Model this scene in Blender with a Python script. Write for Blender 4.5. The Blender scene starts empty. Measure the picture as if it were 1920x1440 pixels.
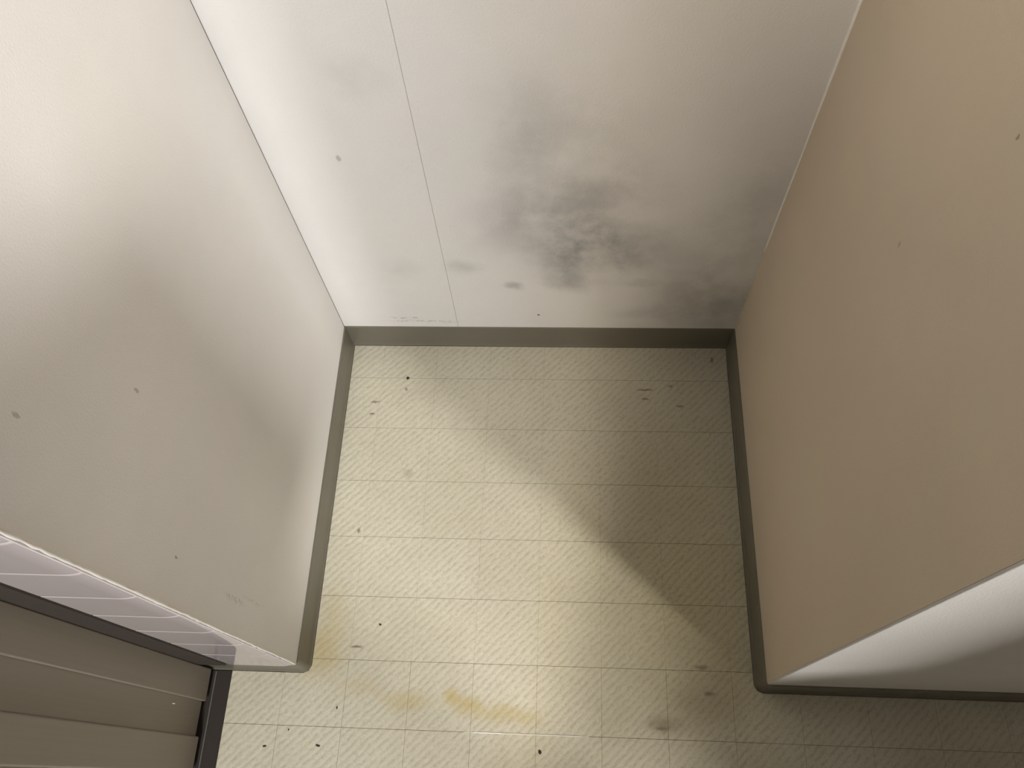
import bpy, bmesh, math, random
from mathutils import Vector, Matrix

random.seed(7)
S = bpy.context.scene
COL = S.collection

# ------------------------------------------------------------------ camera
cam_d = bpy.data.cameras.new('camera')
cam_d.sensor_fit = 'HORIZONTAL'
cam_d.sensor_width = 36.0
cam_d.lens = 1554.26 / 1920 * 36.0
cam_d.clip_start = 0.02
cam = bpy.data.objects.new('camera', cam_d)
cam.location = (0.40245, -0.14673, 1.36549)
cam.rotation_euler = (0.4485, 0.05192, 0.03718)
COL.objects.link(cam)
S.camera = cam

# ------------------------------------------------------------------ view, world, lights
S.view_settings.view_transform = 'Standard'
S.view_settings.look = 'None'
S.view_settings.gamma = 1.0
S.view_settings.use_curve_mapping = False
S.view_settings.exposure = 0.0

W_ = bpy.data.worlds.new('world')
S.world = W_
W_.use_nodes = True
W_.node_tree.nodes['Background'].inputs['Color'].default_value = (0.5, 0.5, 0.5, 1)
W_.node_tree.nodes['Background'].inputs['Strength'].default_value = 0.05


def area(name, loc, target, sx, sy, power, col, spread=180):
    d = bpy.data.lights.new(name, 'AREA')
    d.shape = 'RECTANGLE'
    d.size, d.size_y = sx, sy
    d.energy = power
    d.color = col
    d.spread = math.radians(spread)
    o = bpy.data.objects.new(name, d)
    o.location = loc
    v = Vector(target) - Vector(loc)
    o.rotation_euler = v.to_track_quat('-Z', 'Y').to_euler()
    COL.objects.link(o)
    return o


# LIGHTS
# neutral lamp on the right, a warm tube over the kitchen, a weak lamp behind it, and an added broad fill from the right that lifts the left wall
area('side_lamp', (2.62, -1.70, 2.10), (0.5, 0.2, 0.5), 0.31, 0.28, 97, (1.0, 0.972, 0.945))
area('kitchen_tube', (0.02, -1.55, 2.28), (0.02, -1.55, 0), 0.18, 0.65, 58, (1.0, 0.90, 0.78))
area('front_lamp', (0.20, -2.2, 2.26), (0.24, -0.2, 0.5), 0.5, 0.2, 34, (0.62, 0.78, 1.0))
area('east_lamp', (3.25, -1.2, 1.50), (0, -1.2, 1.5), 2.0, 1.4, 205, (1.0, 0.904, 0.772))
# END LIGHTS

# ------------------------------------------------------------------ dimensions (metres)
W, D, YR, YL = 0.7046, 0.5924, -0.0056, 0.002
CEIL = 2.40
BH = 0.063

# ------------------------------------------------------------------ material helpers


class NB:
    """small node builder"""
    def __init__(self, name, rough=0.6, spec=0.4):
        self.m = bpy.data.materials.new(name)
        self.m.use_nodes = True
        self.t = self.m.node_tree
        self.b = self.t.nodes['Principled BSDF']
        self.b.inputs['Roughness'].default_value = rough
        self.b.inputs['Specular IOR Level'].default_value = spec
        g = self.t.nodes.new('ShaderNodeNewGeometry')
        self.pos = g.outputs['Position']

    def n(self, typ, **kw):
        nd = self.t.nodes.new(typ)
        for k, v in kw.items():
            setattr(nd, k, v)
        return nd

    def link(self, a, b):
        self.t.links.new(a, b)

    def setin(self, sock, v):
        if hasattr(v, 'is_output'):
            self.link(v, sock)
        else:
            sock.default_value = v

    def math(self, op, a, b=0.0, c=None, clamp=False):
        nd = self.n('ShaderNodeMath', operation=op, use_clamp=clamp)
        self.setin(nd.inputs[0], a)
        self.setin(nd.inputs[1], b)
        if c is not None:
            self.setin(nd.inputs[2], c)
        return nd.outputs[0]

    def vmath(self, op, a, b):
        nd = self.n('ShaderNodeVectorMath', operation=op)
        self.setin(nd.inputs[0], a)
        self.setin(nd.inputs[1], b)
        return nd.outputs[1] if op in ('LENGTH', 'DISTANCE', 'DOT_PRODUCT') else nd.outputs[0]

    def noise(self, scale, detail=3, rough=0.55, vec=None, dist=0.0):
        nd = self.n('ShaderNodeTexNoise')
        nd.inputs['Scale'].default_value = scale
        nd.inputs['Detail'].default_value = detail
        nd.inputs['Roughness'].default_value = rough
        nd.inputs['Distortion'].default_value = dist
        self.link(vec if vec is not None else self.pos, nd.inputs['Vector'])
        return nd.outputs['Fac'], nd.outputs['Color']

    def rng(self, v, a, b, c=0.0, d=1.0, smooth=True):
        nd = self.n('ShaderNodeMapRange')
        if smooth:
            nd.interpolation_type = 'SMOOTHSTEP'
        self.setin(nd.inputs['Value'], v)
        nd.inputs['From Min'].default_value = a
        nd.inputs['From Max'].default_value = b
        nd.inputs['To Min'].default_value = c
        nd.inputs['To Max'].default_value = d
        return nd.outputs['Result']

    def mix(self, fac, a, b, mode='MIX'):
        nd = self.n('ShaderNodeMix', data_type='RGBA', blend_type=mode)
        self.setin(nd.inputs[0], fac)
        for i, v in ((6, a), (7, b)):
            if hasattr(v, 'is_output'):
                self.link(v, nd.inputs[i])
            else:
                nd.inputs[i].default_value = (*v, 1)
        return nd.outputs[2]

    def warp(self, amount, scale, detail=3):
        """position pushed about by noise, for ragged stain outlines"""
        _, c = self.noise(scale, detail)
        c = self.vmath('SUBTRACT', c, (0.5, 0.5, 0.5))
        nd = self.n('ShaderNodeVectorMath', operation='SCALE')
        self.link(c, nd.inputs[0])
        nd.inputs['Scale'].default_value = amount
        return self.vmath('ADD', self.pos, nd.outputs[0])

    def blobs(self, lst, vec, soft=0.0):
        """sum of soft spots: (x,y,z, rx,ry,rz, strength)"""
        tot = None
        for (x, y, z, rx, ry, rz, s) in lst:
            d = self.vmath('SUBTRACT', vec, (x, y, z))
            d = self.vmath('MULTIPLY', d, (1 / rx, 1 / ry, 1 / rz))
            l = self.vmath('LENGTH', d, (0, 0, 0))
            f = self.rng(l, soft, 1.0, s, 0.0)
            tot = f if tot is None else self.math('ADD', tot, f)
        return self.math('MINIMUM', tot, 1.0)

    def bump(self, h, strength, dist):
        nd = self.n('ShaderNodeBump')
        nd.inputs['Strength'].default_value = strength
        nd.inputs['Distance'].default_value = dist
        self.link(h, nd.inputs['Height'])
        self.link(nd.outputs['Normal'], self.b.inputs['Normal'])

    def color(self, v):
        if hasattr(v, 'is_output'):
            self.link(v, self.b.inputs['Base Color'])
        else:
            self.b.inputs['Base Color'].default_value = (*v, 1)


def plain(name, col, rough=0.6, spec=0.4, var=0.08, scale=40):
    k = NB(name, rough, spec)
    f, _ = k.noise(scale, 4)
    k.color(k.mix(f, tuple(c * (1 - var) for c in col), tuple(min(1, c * (1 + var)) for c in col)))
    return k.m


B = 1e3   # a radius that makes a spot unlimited along one axis
WALLC = (0.70, 0.68, 0.65)


def wall_mat(name, grime, tint, specks=(), scuffs=(), colr=WALLC):
    """painted wallpaper: fine pebbled relief, faint mottling, soot-grey grime where the wall has it"""
    k = NB(name, 0.75, 0.25)
    f, _ = k.noise(3.0, 4, 0.6)
    c = k.mix(k.rng(f, 0.3, 0.7), tuple(v * 0.965 for v in colr), tuple(min(1, v * 1.02) for v in colr))
    f2, c2 = k.noise(7, 2)
    c = k.mix(0.05, c, c2, 'SOFT_LIGHT')
    if grime:
        wv = k.warp(0.10, 7.0, 5)
        g = k.blobs(grime, wv)
        n1, _ = k.noise(16, 5, 0.6)
        g = k.math('MULTIPLY', g, k.rng(n1, 0.28, 0.68, 0.40, 1.20))
        c = k.mix(g, c, tint)
    if specks:
        wv = k.warp(0.004, 300, 2)
        c = k.mix(k.blobs(specks, wv, 0.5), c, (0.12, 0.10, 0.08))
    if scuffs:
        wv = k.warp(0.02, 60, 4)
        n2, _ = k.noise(220, 3)
        g = k.math('MULTIPLY', k.blobs(scuffs, wv), k.rng(n2, 0.4, 0.7))
        c = k.mix(g, c, (0.25, 0.23, 0.21))
    k.color(c)
    h, _ = k.noise(420, 3, 0.6)
    k.bump(h, 0.4, 0.0010)
    return k.m


GR = (0.16, 0.16, 0.16)
yb = D
M = {}
M['wall_back'] = wall_mat('wallpaper_back', [
    (0.40, yb, 0.36, 0.20, B, 0.17, 0.36), (0.47, yb, 0.30, 0.17, B, 0.12, 0.30),
    (0.36, yb, 0.41, 0.10, B, 0.09, 0.14), (0.41, yb, 0.23, 0.06, B, 0.05, 0.35),
    (0.49, yb, 0.27, 0.05, B, 0.04, 0.25), (0.315, yb, 0.205, 0.022, B, 0.016, 0.45),
    (0.235, yb, 0.25, 0.045, B, 0.035, 0.25), (0.53, yb, 0.21, 0.04, B, 0.022, 0.35),
    (0.66, yb, 0.14, 0.16, B, 0.12, 0.45), (0.62, yb, 0.24, 0.14, B, 0.12, 0.20),
    (0.42, yb, 0.56, 0.22, B, 0.16, 0.14), (0.36, yb, 0.60, 0.10, B, 0.12, 0.10),
    (0.15, yb, 0.66, 0.06, B, 0.05, 0.10), (0.13, yb, 0.25, 0.05, B, 0.05, 0.12),
    (0.43, yb, 0.33, 0.10, B, 0.10, 0.20), (0.40, yb, 0.285, 0.05, B, 0.04, 0.18), (0.34, yb, 0.53, 0.06, B, 0.09, 0.20), (0.46, yb, 0.45, 0.14, B, 0.10, 0.22),
    (0.66, yb, 0.40, 0.10, B, 0.22, 0.22), (0.55, yb, 0.11, 0.10, B, 0.03, 0.18)],
    GR, specks=[(0.3564, yb, 0.1075, 0.003, B, 0.003, 1.0), (0.0994, yb, 0.514, 0.004, B, 0.008, 0.4)],
    scuffs=[(0.12, yb, 0.095, 0.06, B, 0.006, 0.8), (0.15, yb, 0.083, 0.10, B, 0.006, 0.6)])
M['wall_left'] = wall_mat('wallpaper_left', [], GR, specks=[
    (0, 0.1721, 0.6777, B, 0.0022, 0.007, 0.45), (0, 0.0825, 0.8255, B, 0.0025, 0.007, 0.4),
    (0, 0.0506, 0.5266, B, 0.0016, 0.005, 0.6)],
    scuffs=[(0, 0.042, 0.35, B, 0.006, 0.05, 0.8), (0, 0.053, 0.29, B, 0.004, 0.06, 0.5)])
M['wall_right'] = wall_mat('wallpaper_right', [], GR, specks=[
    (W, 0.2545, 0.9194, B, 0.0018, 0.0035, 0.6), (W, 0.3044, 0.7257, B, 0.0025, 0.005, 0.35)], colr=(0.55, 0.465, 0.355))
M['wall_wing'] = wall_mat('wallpaper_wing', [], GR)
M['wall_room'] = plain('room_paint', (0.16, 0.15, 0.14), 0.8, 0.2)
M['caulk'] = plain('caulk', (0.74, 0.71, 0.66), 0.5, 0.4, 0.05, 60)
M['gap'] = plain('gap_dirt', (0.06, 0.055, 0.05), 0.9, 0.1)
M['ceiling'] = plain('ceiling_paint', (0.20, 0.19, 0.18), 0.85, 0.2, 0.03, 5)

# vinyl skirting
k = NB('skirting_vinyl', 0.38, 0.45)
f, _ = k.noise(9, 4)
c = k.mix(f, (0.120, 0.108, 0.080), (0.155, 0.142, 0.110))
k.color(c)
f, _ = k.noise(120, 3)
k.bump(f, 0.05, 0.001)
M['skirting'] = k.m

# glazed wall tile / grout
k = NB('glazed_tile', 0.10, 0.55)
k.b.inputs['IOR'].default_value = 1.55
f, _ = k.noise(12, 3)
k.color(k.mix(f, (0.41, 0.365, 0.36), (0.46, 0.415, 0.41)))
M['tile'] = k.m
M['grout'] = plain('tile_grout', (0.60, 0.56, 0.54), 0.7, 0.3, 0.06, 90)

# cabinet
k = NB('cabinet_laminate', 0.42, 0.35)
st = k.vmath('MULTIPLY', k.pos, (6, 90, 1.5))
f, _ = k.noise(3.0, 5, 0.6, vec=st)
k.color(k.mix(f, (0.215, 0.187, 0.150), (0.258, 0.225, 0.183)))
f, _ = k.noise(250, 2)
k.bump(f, 0.06, 0.0006)
M['cabinet'] = k.m
M['dark'] = plain('shadow_board', (0.035, 0.03, 0.027), 0.8, 0.2)
M['kick'] = plain('kick_vinyl', (0.030, 0.025, 0.021), 0.7, 0.2)  # near-black for the shadow band along the cabinet foot
M['kick_strip'] = plain('kick_strip_vinyl', (0.11, 0.105, 0.09), 0.6, 0.3)
M['filler'] = plain('filler_board', (0.045, 0.036, 0.030), 0.7, 0.25)  # dark of the shaded gap beside the cabinet
M['worktop'] = plain('worktop_steel', (0.55, 0.54, 0.52), 0.3, 0.5)
M['white'] = plain('white_fleck', (0.9, 0.88, 0.84), 0.5, 0.4)
M['crumb'] = plain('crumb', (0.035, 0.03, 0.025), 0.8, 0.2)
M['handle'] = plain('handle_metal', (0.5, 0.48, 0.45), 0.35, 0.5)

# ------------------------------------------------------------------ floor vinyl
k = NB('floor_vinyl', 0.48, 0.35)
oi = k.n('ShaderNodeObjectInfo')
sep = k.n('ShaderNodeSeparateXYZ')
k.link(k.pos, sep.inputs[0])
X, Y = sep.outputs[0], sep.outputs[1]
n_w, _ = k.noise(28, 3, 0.6)
n_b, _ = k.noise(230, 4, 0.65)
# ridges run at 45 degrees, 10 mm apart, broken up into stone-like flakes by noise
u = k.math('SUBTRACT', X, Y)
u = k.math('MULTIPLY', u, 0.70711 / 0.0100 * 2 * math.pi)
u = k.math('ADD', u, k.math('MULTIPLY', k.math('SUBTRACT', n_w, 0.5), 5.0))
u = k.math('ADD', u, k.math('MULTIPLY', oi.outputs['Random'], 2.2))
rid = k.math('ADD', k.math('MULTIPLY', k.math('SINE', u), 0.5), 0.5)
rot = k.n('ShaderNodeVectorRotate', rotation_type='Z_AXIS')
k.link(k.pos, rot.inputs['Vector'])
rot.inputs['Angle'].default_value = math.radians(-45)
stv = k.vmath('MULTIPLY', rot.outputs[0], (90, 210, 100))
n_s, _ = k.noise(1.0, 4, 0.65, vec=stv)
stv = k.vmath('MULTIPLY', rot.outputs[0], (120, 260, 130))
n_t, _ = k.noise(1.0, 3, 0.6, vec=stv)
trough = k.math('MULTIPLY', k.rng(rid, 0.72, 0.12), k.rng(n_s, 0.36, 0.62))
trough = k.math('ADD', trough, k.rng(n_t, 0.56, 0.74, 0.0, 0.45), clamp=True)
n_l, _ = k.noise(5, 4, 0.6)
base = k.mix(k.rng(n_l, 0.3, 0.7), (0.470, 0.440, 0.336), (0.529, 0.499, 0.395))
base = k.mix(k.math('MULTIPLY', trough, 0.36), base, (0.244, 0.222, 0.160))
base = k.mix(k.rng(n_b, 0.50, 0.72, 0.0, 0.42), base, (0.286, 0.269, 0.210))
base = k.mix(k.rng(n_b, 0.46, 0.26, 0.0, 0.35), base, (0.588, 0.563, 0.470))
# yellow spill marks
wv = k.warp(0.035, 22, 4)
ye = k.blobs([(0.0169, 0.026, 0, 0.06, 0.06, B, 0.45), (0.03, 0.09, 0, 0.035, 0.07, B, 0.25),
              (0.092, -0.024, 0, 0.06, 0.022, B, 0.22), (0.161, -0.039, 0, 0.06, 0.022, B, 0.40),
              (0.232, -0.034, 0, 0.026, 0.022, B, 0.60), (0.262, -0.046, 0, 0.035, 0.026, B, 0.60),
              (0.31, -0.056, 0, 0.055, 0.020, B, 0.45), (0.355, -0.06, 0, 0.04, 0.016, B, 0.25)], wv)
base = k.mix(ye, base, (0.40, 0.30, 0.075), 'MIX')
# brown wear and pressed marks near the right-hand corner
br = k.blobs([(0.56, -0.062, 0, 0.045, 0.022, B, 0.55), (0.62, -0.03, 0, 0.11, 0.06, B, 0.30)], wv)
base = k.mix(br, base, (0.19, 0.145, 0.075))
brown = k.blobs([(0.60, 0.12, 0, 0.30, 0.42, B, 0.9)], k.warp(0.12, 9, 4))  # warm tint of the shaded right side put into the floor colour
base = k.mix(brown, base, k.mix(1.0, base, (0.97, 0.93, 0.76), 'MULTIPLY'))
wv2 = k.warp(0.006, 120, 3)
mk = k.blobs([(0.620, 0.0227, 0, 0.017, 0.006, B, 0.55), (0.6298, -0.0152, 0, 0.012, 0.005, B, 0.6),
              (0.5548, -0.0669, 0, 0.014, 0.004, B, 0.6), (0.5489, 0.4993, 0, 0.022, 0.0025, B, 0.8),
              (0.5483, 0.4813, 0, 0.010, 0.003, B, 0.7), (0.5942, 0.5073, 0, 0.008, 0.004, B, 0.6),
              (0.672, 0.5613, 0, 0.004, 0.010, B, 0.7), (0.6093, 0.4674, 0, 0.010, 0.003, B, 0.6),
              (0.058, 0.469, 0, 0.012, 0.0025, B, 0.7), (0.0545, 0.4449, 0, 0.007, 0.003, B, 0.9),
              (0.113, 0.4949, 0, 0.004, 0.004, B, 0.7), (0.0744, 0.0385, 0, 0.014, 0.0035, B, 0.8),
              (0.056, 0.228, 0, 0.004, 0.007, B, 0.7), (0.131, 0.333, 0, 0.014, 0.012, B, 0.25)], wv2, 0.2)
base = k.mix(mk, base, (0.11, 0.095, 0.06))
k.color(base)
hh = k.math('ADD', k.math('MULTIPLY', rid, 0.6), k.math('MULTIPLY', n_b, 0.7))
hh = k.math('ADD', hh, k.math('MULTIPLY', n_s, 0.6))
hh = k.math('SUBTRACT', hh, k.math('MULTIPLY', mk, 0.8))
k.bump(hh, 0.35, 0.0012)
M['vinyl'] = k.m
M['subfloor'] = plain('floor_grime', (0.15, 0.135, 0.095), 0.9, 0.1)
k = NB('seam_weld', 0.12, 0.6)
f, _ = k.noise(150, 2)
k.color(k.mix(f, (0.55, 0.53, 0.47), (0.65, 0.63, 0.57)))
M['weld'] = k.m

# ------------------------------------------------------------------ mesh helpers


def link_obj(name, me, mat, parent=None, kind=None):
    o = bpy.data.objects.new(name, me)
    if mat is not None:
        me.materials.append(mat)
    COL.objects.link(o)
    if parent is not None:
        o.parent = parent
    if kind:
        o['kind'] = kind
    return o


def bm_obj(name, bm, mat, parent=None, kind=None, smooth=False):
    bmesh.ops.recalc_face_normals(bm, faces=bm.faces[:])
    me = bpy.data.meshes.new(name)
    bm.to_mesh(me)
    bm.free()
    if smooth:
        for p in me.polygons:
            p.use_smooth = True
    return link_obj(name, me, mat, parent, kind)


def add_box(bm, a, b, bevel=0.0, seg=1, edges=None):
    r = bmesh.ops.create_cube(bm, size=1.0)
    vs = r['verts']
    for v in vs:
        v.co = Vector([a[i] + (b[i] - a[i]) * (v.co[i] + 0.5) for i in range(3)])
    if bevel:
        es = list({e for v in vs for e in v.link_edges})
        if edges:
            es = [e for e in es if edges(e)]
        bmesh.ops.bevel(bm, geom=es, offset=bevel, segments=seg, affect='EDGES', profile=0.5)


def vertical(e):
    d = e.verts[0].co - e.verts[1].co
    return abs(d.z) > 1e-6 and abs(d.x) < 1e-6 and abs(d.y) < 1e-6


def box(name, a, b, mat, parent=None, kind=None, bevel=0.0, seg=1, edges=None):
    bm = bmesh.new()
    add_box(bm, a, b, bevel, seg, edges)
    return bm_obj(name, bm, mat, parent, kind)


def prism(bm, poly, z0, z1, chamfer=0.0):
    """upright prism over a 2-D outline"""
    lo = [bm.verts.new((x, y, z0)) for x, y in poly]
    hi = [bm.verts.new((x, y, z1)) for x, y in poly]
    n = len(poly)
    bm.faces.new(lo[::-1])
    top = bm.faces.new(hi)
    for i in range(n):
        bm.faces.new((lo[i], lo[(i + 1) % n], hi[(i + 1) % n], hi[i]))
    if chamfer:
        bmesh.ops.bevel(bm, geom=list(top.edges), offset=chamfer, segments=1, affect='EDGES')


def sweep(bm, path, prof, closed_ends=True):
    """profile (outward offset, height) swept along a 2-D path; outward is to the right of travel"""
    rows = []
    n = len(path)
    for i, p in enumerate(path):
        p = Vector(p)
        d1 = (p - Vector(path[i - 1])).normalized() if i else None
        d2 = (Vector(path[i + 1]) - p).normalized() if i < n - 1 else None
        d1 = d1 or d2
        d2 = d2 or d1
        n1, n2 = Vector((d1.y, -d1.x)), Vector((d2.y, -d2.x))
        m = (n1 + n2).normalized()
        m = m / max(0.3, m.dot(n1))
        rows.append([bm.verts.new((p.x + m.x * o, p.y + m.y * o, z)) for o, z in prof])
    for a, b in zip(rows, rows[1:]):
        for j in range(len(prof) - 1):
            bm.faces.new((a[j], a[j + 1], b[j + 1], b[j]))
    if closed_ends:
        bm.faces.new(rows[0])
        bm.faces.new(rows[-1][::-1])


def arc(cx, cy, r, a0, a1, n=8):
    return [(cx + r * math.cos(math.radians(a0 + (a1 - a0) * i / n)),
             cy + r * math.sin(math.radians(a0 + (a1 - a0) * i / n))) for i in range(n + 1)]


def bead(bm, pts, rad, sides=7):
    """thin bead (caulk, weld) along 3-D points with a radius per point"""
    rows = []
    for i, p in enumerate(pts):
        p = Vector(p)
        t = (Vector(pts[min(i + 1, len(pts) - 1)]) - Vector(pts[max(i - 1, 0)])).normalized()
        a = t.orthogonal().normalized()
        if abs(t.z) > 0.9:
            a = Vector((1, 0, 0))
        b = t.cross(a).normalized()
        a = b.cross(t)
        r = rad[i]
        rows.append([bm.verts.new(p + a * (r * math.cos(2 * math.pi * s / sides)) + b * (r * math.sin(2 * math.pi * s / sides)))
                     for s in range(sides)])
    for r0, r1 in zip(rows, rows[1:]):
        for s in range(sides):
            bm.faces.new((r0[s], r0[(s + 1) % sides], r1[(s + 1) % sides], r1[s]))
    bm.faces.new(rows[0])
    bm.faces.new(rows[-1][::-1])


def tag(o, label, cat, group=None):
    o['label'] = label
    o['category'] = cat
    if group:
        o['group'] = group
    return o


# ------------------------------------------------------------------ room shell
XL, XR, YF = -0.85, 3.30, -3.30          # kitchen side walls and the wall behind the camera
floor = box('floor', (XL, YF, -0.06), (XR, D + 0.1, -0.0016), M['subfloor'], None, 'structure')
box('ceiling', (XL - 0.1, YF - 0.1, CEIL), (XR + 0.1, D + 0.1, CEIL + 0.08), M['ceiling'], None, 'structure')

wl = box('wall_left', (XL - 0.1, YL, -0.06), (0, D - 0.0010, CEIL), M['wall_left'], None, 'structure',
         0.0018, 3, lambda e: vertical(e) and e.verts[0].co.x > -0.01)
wr = box('wall_right', (W, YR, -0.06), (XR + 0.1, D, CEIL), M['wall_wing'], None, 'structure',
         0.0022, 4, lambda e: vertical(e) and e.verts[0].co.x < 1 and e.verts[0].co.y < 0.1)
wb = box('wall_back', (-0.12, D, -0.06), (W + 0.12, D + 0.1, CEIL), M['gap'], None, 'structure')
# two drops of wallpaper butt-jointed on the back wall
box('wallpaper_drop', (-0.0002, D - 0.0006, 0.0), (0.2097, D + 0.001, CEIL), M['wall_back'], wb)
box('wallpaper_drop', (0.2101, D - 0.0006, 0.0), (W, D + 0.001, CEIL), M['wall_back'], wb)
box('wall_west', (XL - 0.1, YF - 0.1, -0.06), (XL, YL, CEIL), M['wall_room'], None, 'structure')
box('wall_front', (XL, YF - 0.1, -0.06), (XR, YF, CEIL), M['wall_room'], None, 'structure')
box('wall_east', (XR, YF - 0.1, -0.06), (XR + 0.1, YR, CEIL), M['wall_room'], None, 'structure')

box('wallpaper_drop', (W - 0.0005, YR + 0.0022, 0.0), (W + 0.001, D, CEIL), M['wall_right'], wr)

# caulk in the back right corner: clean bead above, torn and lumpy towards the skirting
bm = bmesh.new()
pts, rad = [], []
z = 0.30
while z < CEIL:
    pts.append((W - 0.0003 + random.uniform(-.0002, .0002), D - 0.0006, z))
    rad.append(0.0022 + 0.0004 * math.sin(z * 9) + random.uniform(-.0002, .0002) + (0.0006 if z > .6 else 0))
    z += 0.02
bead(bm, pts, rad)
bm_obj('caulk', bm, M['caulk'], wr, smooth=True)
bm = bmesh.new()
pts, rad = [], []
z = 0.0635
while z < 0.27:
    q = (z - 0.0635) / 0.2
    pts.append((W - 0.0005, D - 0.002 - 0.010 * math.sin(q * 3.1) - random.uniform(0, .0015), z))
    rad.append(0.0014 + random.uniform(-.0004, .0006))
    z += 0.008
bead(bm, pts, rad)
bm_obj('caulk', bm, M['wall_right'], wr, smooth=True)

# rough caulk line where the wallpaper meets the tiled edge
bm = bmesh.new()
pts, rad = [], []
z = 0.066
while z < 1.6:
    pts.append((-0.0004 + random.uniform(-.0002, .0006), YL - 0.0008 + random.uniform(-.0004, .0004), z))
    rad.append(0.0016 + random.uniform(-.0004, .0005))
    z += 0.008
bead(bm, pts, rad, 8)
bm_obj('caulk', bm, M['caulk'], wl, smooth=True)

# ------------------------------------------------------------------ skirting
PROF = [(0.0, BH), (0.0018, BH), (0.0024, BH - 0.0008), (0.0028, 0.020), (0.0032, 0.009), (0.0042, 0.0035),
        (0.0058, 0.0008), (0.0058, -0.0015), (0.0, -0.0015)]


def skirting(name, path):
    bm = bmesh.new()
    sweep(bm, path, PROF)
    return bm_obj(name, bm, M['skirting'], None, 'structure')


r = 0.007
skirting('baseboard_left', [(-0.30, YL)] + arc(-r, YL + r, r, -90, 0) + [(0.0, D - 0.0010)])
skirting('baseboard_back', [(0.0, D - 0.0006), (W, D - 0.0006)])
skirting('baseboard_right', [(W, D - 0.0006)] + arc(W + r, YR + r, r, 180, 270) + [(XR, YR)])

# ------------------------------------------------------------------ floor squares
X0, Y0, T = 0.26514, 0.51792, 0.1
GX, GY = 0.00005, 0.00025                 # half joints
bx = 0.0065                               # toe of the skirting
fl, fr = YL - bx, YR - bx                 # fronts of the two wing walls
xl, xr, ybk = bx, W - bx, D - 0.0006 - bx
cache = {}
for j in range(-1, 14):
    y1, y0 = Y0 - (j - 0) * T, Y0 - (j + 1) * T
    for i in range(-6, 13):
        x0, x1 = X0 + i * T, X0 + (i + 1) * T
        gx = GX if y0 > 0.0 else 0.00013
        a, b, c_, d_ = x0 + gx, x1 - gx, y0 + GY, y1 - GY
        if y0 > 0.0:                                   # inside the alcove only
            a, b, d_ = max(a, xl), min(b, xr), min(d_, ybk)
            if b - a < 0.003 or d_ - c_ < 0.003:
                continue
            poly = [(a, c_), (b, c_), (b, d_), (a, d_)]
        elif y1 > -0.005:                              # the row that meets the wing walls
            if x1 < xl:
                d_ = fl
                poly = [(a, c_), (b, c_), (b, d_), (a, d_)]
            elif x0 > xr:
                d_ = fr
                poly = [(a, c_), (b, c_), (b, d_), (a, d_)]
            elif x0 < xl:
                poly = [(a, c_), (b, c_), (b, d_), (xl, d_), (xl, fl + .0120), (xl - .0038, fl + .0038), (xl - .0120, fl), (a, fl)]
            elif x1 > xr:
                poly = [(a, c_), (b, c_), (b, fr), (xr + .0120, fr), (xr + .0038, fr + .0038), (xr, fr + .0120), (xr, d_), (a, d_)]
            else:
                poly = [(a, c_), (b, c_), (b, d_), (a, d_)]
        else:
            poly = [(a, c_), (b, c_), (b, d_), (a, d_)]
        ox, oy = poly[0]
        key = tuple((round(px - ox, 5), round(py - oy, 5)) for px, py in poly)
        if key not in cache:
            bm = bmesh.new()
            prism(bm, key, -0.002, 0.0, 0.00015 if len(key) == 4 else 0.0)
            bmesh.ops.triangulate(bm, faces=[f_ for f_ in bm.faces if len(f_.verts) > 4])
            bmesh.ops.recalc_face_normals(bm, faces=bm.faces[:])
            me = bpy.data.meshes.new('floor_tile')
            bm.to_mesh(me)
            bm.free()
            me.materials.append(M['vinyl'])
            cache[key] = me
        o = bpy.data.objects.new('floor_tile', cache[key])
        o.location = (ox, oy, 0)
        o.parent = floor
        COL.objects.link(o)

# welded seam between two sheets, glossy
bm = bmesh.new()
pts = [(X0 - 0.01 + 0.19 * i / 40, Y0 - 6 * T + random.uniform(-.00015, .00015), 0.0) for i in range(41)]
bead(bm, pts, [0.0010 if 2 < i < 38 else 0.0004 for i in range(41)], 8)
bm_obj('seam_weld', bm, M['weld'], floor, smooth=True)

# ------------------------------------------------------------------ glazed tiles on the front of the left wall
box('grout_bed', (XL, YL - 0.0026, 0.0660), (-0.0030, YL + 0.0005, 1.58), M['grout'], wl)
TZ0, TB = 0.180, 0.0660


def tile_mesh(w, h, bull):
    """one glazed tile, face towards -Y, with softened rims; bull: right rim rolls back to the wall"""
    xs = []
    t = 0.0052
    if bull:
        rr = 0.020
        xs += [(0.0, t - 0.0022), (0.0006, t - 0.0006), (0.0018, t), (0.0030, t), (w - rr - 0.0015, t)]
        xs += [(w - rr + rr * math.sin(math.radians(q)), t - 0.0048 * (1 - math.cos(math.radians(q)))) for q in range(0, 91, 9)]
    else:
        xs += [(0.0, t - 0.0022), (0.0006, t - 0.0006), (0.0018, t), (0.0030, t), (w - 0.0030, t), (w - 0.0018, t), (w - 0.0006, t - 0.0006), (w, t - 0.0022)]
    zs = [(0.0, -0.0022), (0.0006, -0.0006), (0.0018, 0.0), (0.0030, 0.0), (h - 0.0030, 0.0), (h - 0.0018, 0.0), (h - 0.0006, -0.0006), (h, -0.0022)]
    bm = bmesh.new()
    g = [[bm.verts.new((x, -max(0.0003, yy + dz), z)) for z, dz in zs] for x, yy in xs]
    for p, q in zip(g, g[1:]):
        for m_ in range(len(zs) - 1):
            bm.faces.new((p[m_], q[m_], q[m_ + 1], p[m_ + 1]))
    bmesh.ops.recalc_face_normals(bm, faces=bm.faces[:])
    for f_ in bm.faces:
        if f_.normal.y > 0:
            f_.normal_flip()
    me = bpy.data.meshes.new('tile')
    bm.to_mesh(me)
    bm.free()
    for p_ in me.polygons:
        p_.use_smooth = True
    me.materials.append(M['tile'])
    return me


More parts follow.
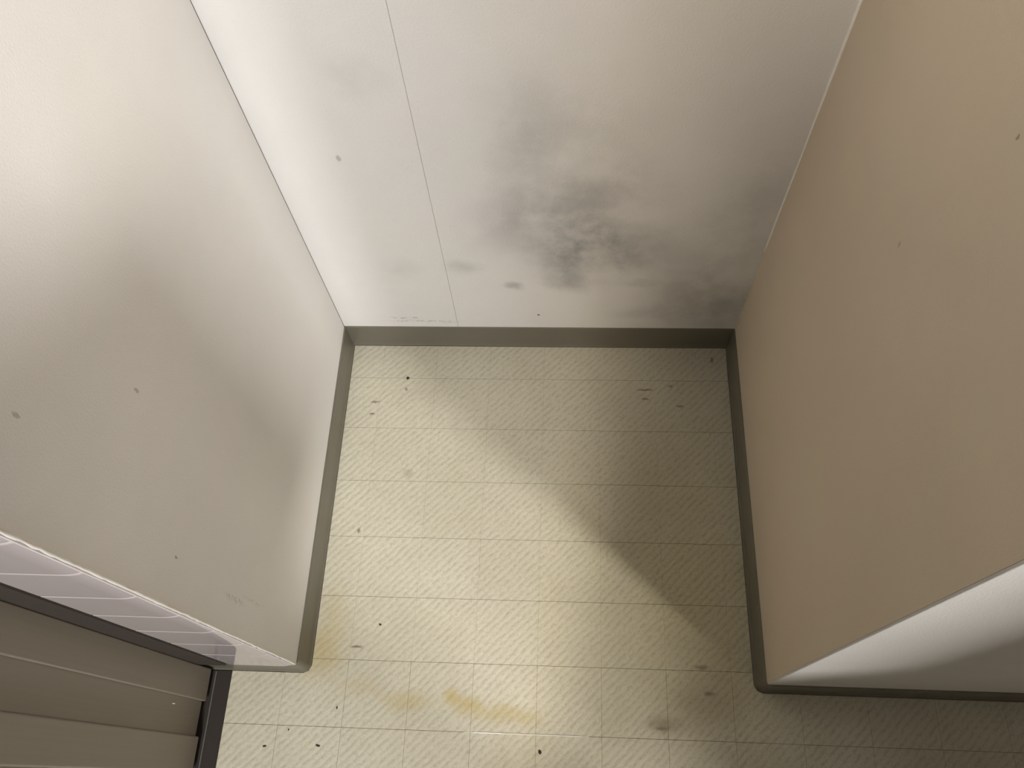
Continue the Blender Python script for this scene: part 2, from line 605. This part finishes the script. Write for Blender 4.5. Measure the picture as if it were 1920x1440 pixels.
g_ = 0.0011
tc = {}
for col in range(0, 8):
    x1 = -0.0030 if col == 0 else -0.103 - (col - 1) * 0.1 - 0
    x0 = -0.103 - col * 0.1
    for row in range(-1, 14):
        z0 = TB if row < 0 else TZ0 + row * 0.1
        z1 = TZ0 if row < 0 else z0 + 0.1
        if col > 0 and z0 < 0.86:
            continue
        key = (col == 0, row < 0)
        if key not in tc:
            tc[key] = tile_mesh(x1 - x0 - g_ if col == 0 else 0.1 - g_, z1 - z0 - g_, col == 0)
        o = bpy.data.objects.new('tile', tc[key])
        o.location = (x0 + g_ / 2, YL, z0 + g_ / 2)
        o.parent = wl
        COL.objects.link(o)

# ------------------------------------------------------------------ kitchen cabinet, bottom left
CX, CZ = -0.1495, 0.0135                 # face of the ribs, underside
YE = -1.75
cab = bpy.data.objects.new('kitchen_cabinet', None)
cab.location = (-0.45, -0.9, 0)
COL.objects.link(cab)
tag(cab, 'brown-grey kitchen base cabinet with ribbed front, standing beside the tiled wall edge', 'cabinet')
inv = Matrix.Translation((0.45, 0.9, 0))


def cpart(name, bm, mat, parent=None, smooth=False):
    o = bm_obj(name, bm, mat, None, None, smooth)
    if parent is None:
        o.parent = cab
        o.data.transform(inv)
    else:
        o.parent = parent
        o.data.transform(inv)
    return o


bm = bmesh.new()
add_box(bm, (-0.80, YE, 0.05), (CX - 0.014, -0.012, 0.83))
cpart('body', bm, M['dark'])
bm = bmesh.new()
add_box(bm, (-0.80, YE, 0.0), (CX - 0.05, -0.012, 0.05))
cpart('plinth', bm, M['dark'])
edges_y = [-0.0048, -0.0525, -0.1030, -0.1525]
while edges_y[-1] > YE + 0.06:
    edges_y.append(edges_y[-1] - 0.050)
for n_, (ya, yb_) in enumerate(zip(edges_y, edges_y[1:])):
    bm = bmesh.new()
    if n_ % 2 == 0:      # proud rib, chamfered sides, rounded foot
        add_box(bm, (CX - 0.014, yb_, CZ), (CX, ya, 0.82), 0.0014 if n_ == 0 else 0.0022, 2)
        cpart('rib', bm, M['cabinet'])
    else:                # recessed board between the ribs
        add_box(bm, (CX - 0.014, yb_ - 0.001, CZ), (CX - 0.0058, ya + 0.001, 0.82), 0.0012, 1)
        cpart('recessed_board', bm, M['cabinet'])
bm = bmesh.new()
add_box(bm, (CX + 0.0030, YE, 0.0010), (CX + 0.0052, -0.006, 0.0042), 0.0008, 1)
cpart('kick_strip', bm, M['kick_strip'])
bm = bmesh.new()
add_box(bm, (CX - 0.012, -0.0046, 0.0660), (-0.1070, -0.0008, 0.83), 0.0008, 1)
cpart('filler_strip', bm, M['filler'])  # shade of the gap between cabinet and tiles, made as a dark board
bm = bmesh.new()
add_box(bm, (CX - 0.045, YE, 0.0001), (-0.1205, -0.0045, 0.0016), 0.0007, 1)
cpart('toe_trim', bm, M['kick'])  # shadow along the cabinet foot, made as a thin dark strip
bm = bmesh.new()
bead(bm, [(CX - 0.0056, -0.0640 - 0.0003 * math.sin(i), 0.118 - 0.0022 * i) for i in range(5)],
     [0.0004, 0.0009, 0.0008, 0.0009, 0.0004], 6)
o = cpart('paint_fleck', bm, M['white'])
o['label'] = 'tiny white paint fleck'

wt = bpy.data.objects.new('worktop', None)
wt.location = (-0.45, -0.9, 0.83)
COL.objects.link(wt)
tag(wt, 'steel kitchen worktop lying on the ribbed brown-grey cabinet', 'worktop')
inv2 = Matrix.Translation((0.45, 0.9, -0.83))
bm = bmesh.new()
add_box(bm, (XL + 0.002, YE, 0.832), (-0.128, -0.006, 0.868), 0.006, 2)
o = bm_obj('slab', bm, M['worktop'], wt)
o.data.transform(inv2)
bm = bmesh.new()
add_box(bm, (XL + 0.002, YE, 0.866), (XL + 0.02, -0.006, 0.93), 0.004, 2)
o = bm_obj('upstand', bm, M['worktop'], wt)
o.data.transform(inv2)

# ------------------------------------------------------------------ crumbs on the floor
def crumb(x, y, ln, wd, ang, label, seed):
    rr = random.Random(seed)
    bm = bmesh.new()
    bmesh.ops.create_icosphere(bm, subdivisions=1, radius=1.0)
    for v in bm.verts:
        v.co = Vector((v.co.x * ln * rr.uniform(.75, 1.1), v.co.y * wd * rr.uniform(.7, 1.15), max(-0.6, v.co.z) * 0.0011 * rr.uniform(.8, 1.2) + 0.0007))
    o = bm_obj('crumb', bm, M['crumb'])
    o.location = (x, y, 0)
    o.rotation_euler = (0, 0, math.radians(ang))
    tag(o, label, 'crumb', 'dark crumbs on the vinyl floor')


crumb(-0.0503, -0.1127, 0.0040, 0.0016, 5, 'oblong black crumb on the floor nearest the brown-grey cabinet', 1)
crumb(0.0324, -0.1091, 0.0046, 0.0019, -14, 'largest oblong black crumb, on the floor below the left wall corner', 2)
crumb(0.3718, -0.1059, 0.0030, 0.0038, 20, 'stubby black crumb just below the glossy floor seam', 3)
crumb(0.0551, -0.0541, 0.0012, 0.0030, 10, 'upright black crumb left of the yellow floor stain', 4)
crumb(0.1095, 0.0736, 0.0024, 0.0018, -20, 'small round black crumb in the front left of the alcove floor', 5)
crumb(0.1139, 0.5178, 0.0034, 0.0038, 0, 'round dark crumb at the back left of the alcove floor', 6)
crumb(-0.0166, -0.0881, 0.0013, 0.0018, 0, 'tiniest black dot on the floor in front of the tiled wall edge', 7)


# ------------------------------------------------------------------ out of frame: two unseen boxes with doors, added to cast shadows into the niche
def group_empty(name, loc, label, cat):
    e = bpy.data.objects.new(name, None)
    e.location = loc
    COL.objects.link(e)
    tag(e, label, cat)
    return e


def child_box(name, a, b, mat, parent, bevel=0.004, sub=None):
    bm = bmesh.new()
    add_box(bm, a, b, bevel, 2)
    o = bm_obj(name, bm, mat, sub or parent)
    o.data.transform(Matrix.Translation(-parent.location))
    return o


M['fridge'] = plain('fridge_enamel', (0.09, 0.09, 0.09), 0.45, 0.4, 0.03)
FX0, FX1, FY1, FY0, FZ = 0.280, 0.950, -0.520, -1.120, 1.57
fr_ = group_empty('refrigerator', ((FX0 + FX1) / 2, (FY0 + FY1) / 2, 0), 'dark grey two-door refrigerator pulled forward out of the wall niche', 'refrigerator')  # unseen, added to cast the shadow of whoever holds the camera
child_box('body', (FX0, FY0 + 0.06, 0.03), (FX1, FY1, FZ), M['fridge'], fr_, 0.006)
child_box('condenser_box', (FX0, FY1, 0.86), (FX1 + 0.04, FY1 + 0.12, 1.25), M['fridge'], fr_, 0.006)  # added step that shapes the shadow edge on the left wall
d1 = child_box('door', (FX0, FY0, 0.05), (FX1, FY0 + 0.055, 0.95), M['fridge'], fr_, 0.010)  # doors of the added shadow blocker
d2 = child_box('door', (FX0, FY0, 0.96), (FX1, FY0 + 0.055, FZ), M['fridge'], fr_, 0.010)
child_box('handle', (FX0 + 0.03, FY0 - 0.03, 0.62), (FX0 + 0.05, FY0 - 0.001, 0.90), M['handle'], fr_, 0.004, d1)  # handles of the added shadow blocker
child_box('handle', (FX0 + 0.03, FY0 - 0.03, 1.02), (FX0 + 0.05, FY0 - 0.001, 1.22), M['handle'], fr_, 0.004, d2)
for px in (FX0 + 0.05, FX1 - 0.05):
    for py in (FY0 + 0.11, FY1 - 0.05):
        child_box('foot', (px - 0.02, py - 0.02, 0.0), (px + 0.02, py + 0.02, 0.031), M['dark'], fr_, 0.003)
M['cupboard'] = plain('cupboard_paint', (0.16, 0.13, 0.10), 0.5, 0.4, 0.03)
lc = group_empty('tall_cupboard', (1.80, -0.25, 0), 'tall brown cupboard standing against the wall right of the niche', 'cupboard')  # unseen, added to shade the right wing wall and the floor beside it
child_box('body', (1.26, -0.44, 0.06), (2.30, -0.06, 1.55), M['cupboard'], lc)
child_box('top', (1.25, -0.457, 1.551), (2.31, -0.05, 1.57), M['cupboard'], lc)
child_box('base_unit', (1.255, -0.66, 0.06), (2.305, -0.446, 0.72), M['cupboard'], lc)  # added deeper foot, sized for the shadow on the front right floor
child_box('plinth', (1.28, -0.62, 0.0), (2.28, -0.07, 0.06), M['dark'], lc)
for px in (1.265, 1.785):
    dd = child_box('door', (px, -0.457, 0.725), (px + 0.51, -0.4405, 1.54), M['cupboard'], lc, 0.003)  # door of the added side blocker
    child_box('handle', (px + 0.24, -0.48, 0.85), (px + 0.26, -0.458, 1.00), M['handle'], lc, 0.003, dd)  # handle of the added side blocker
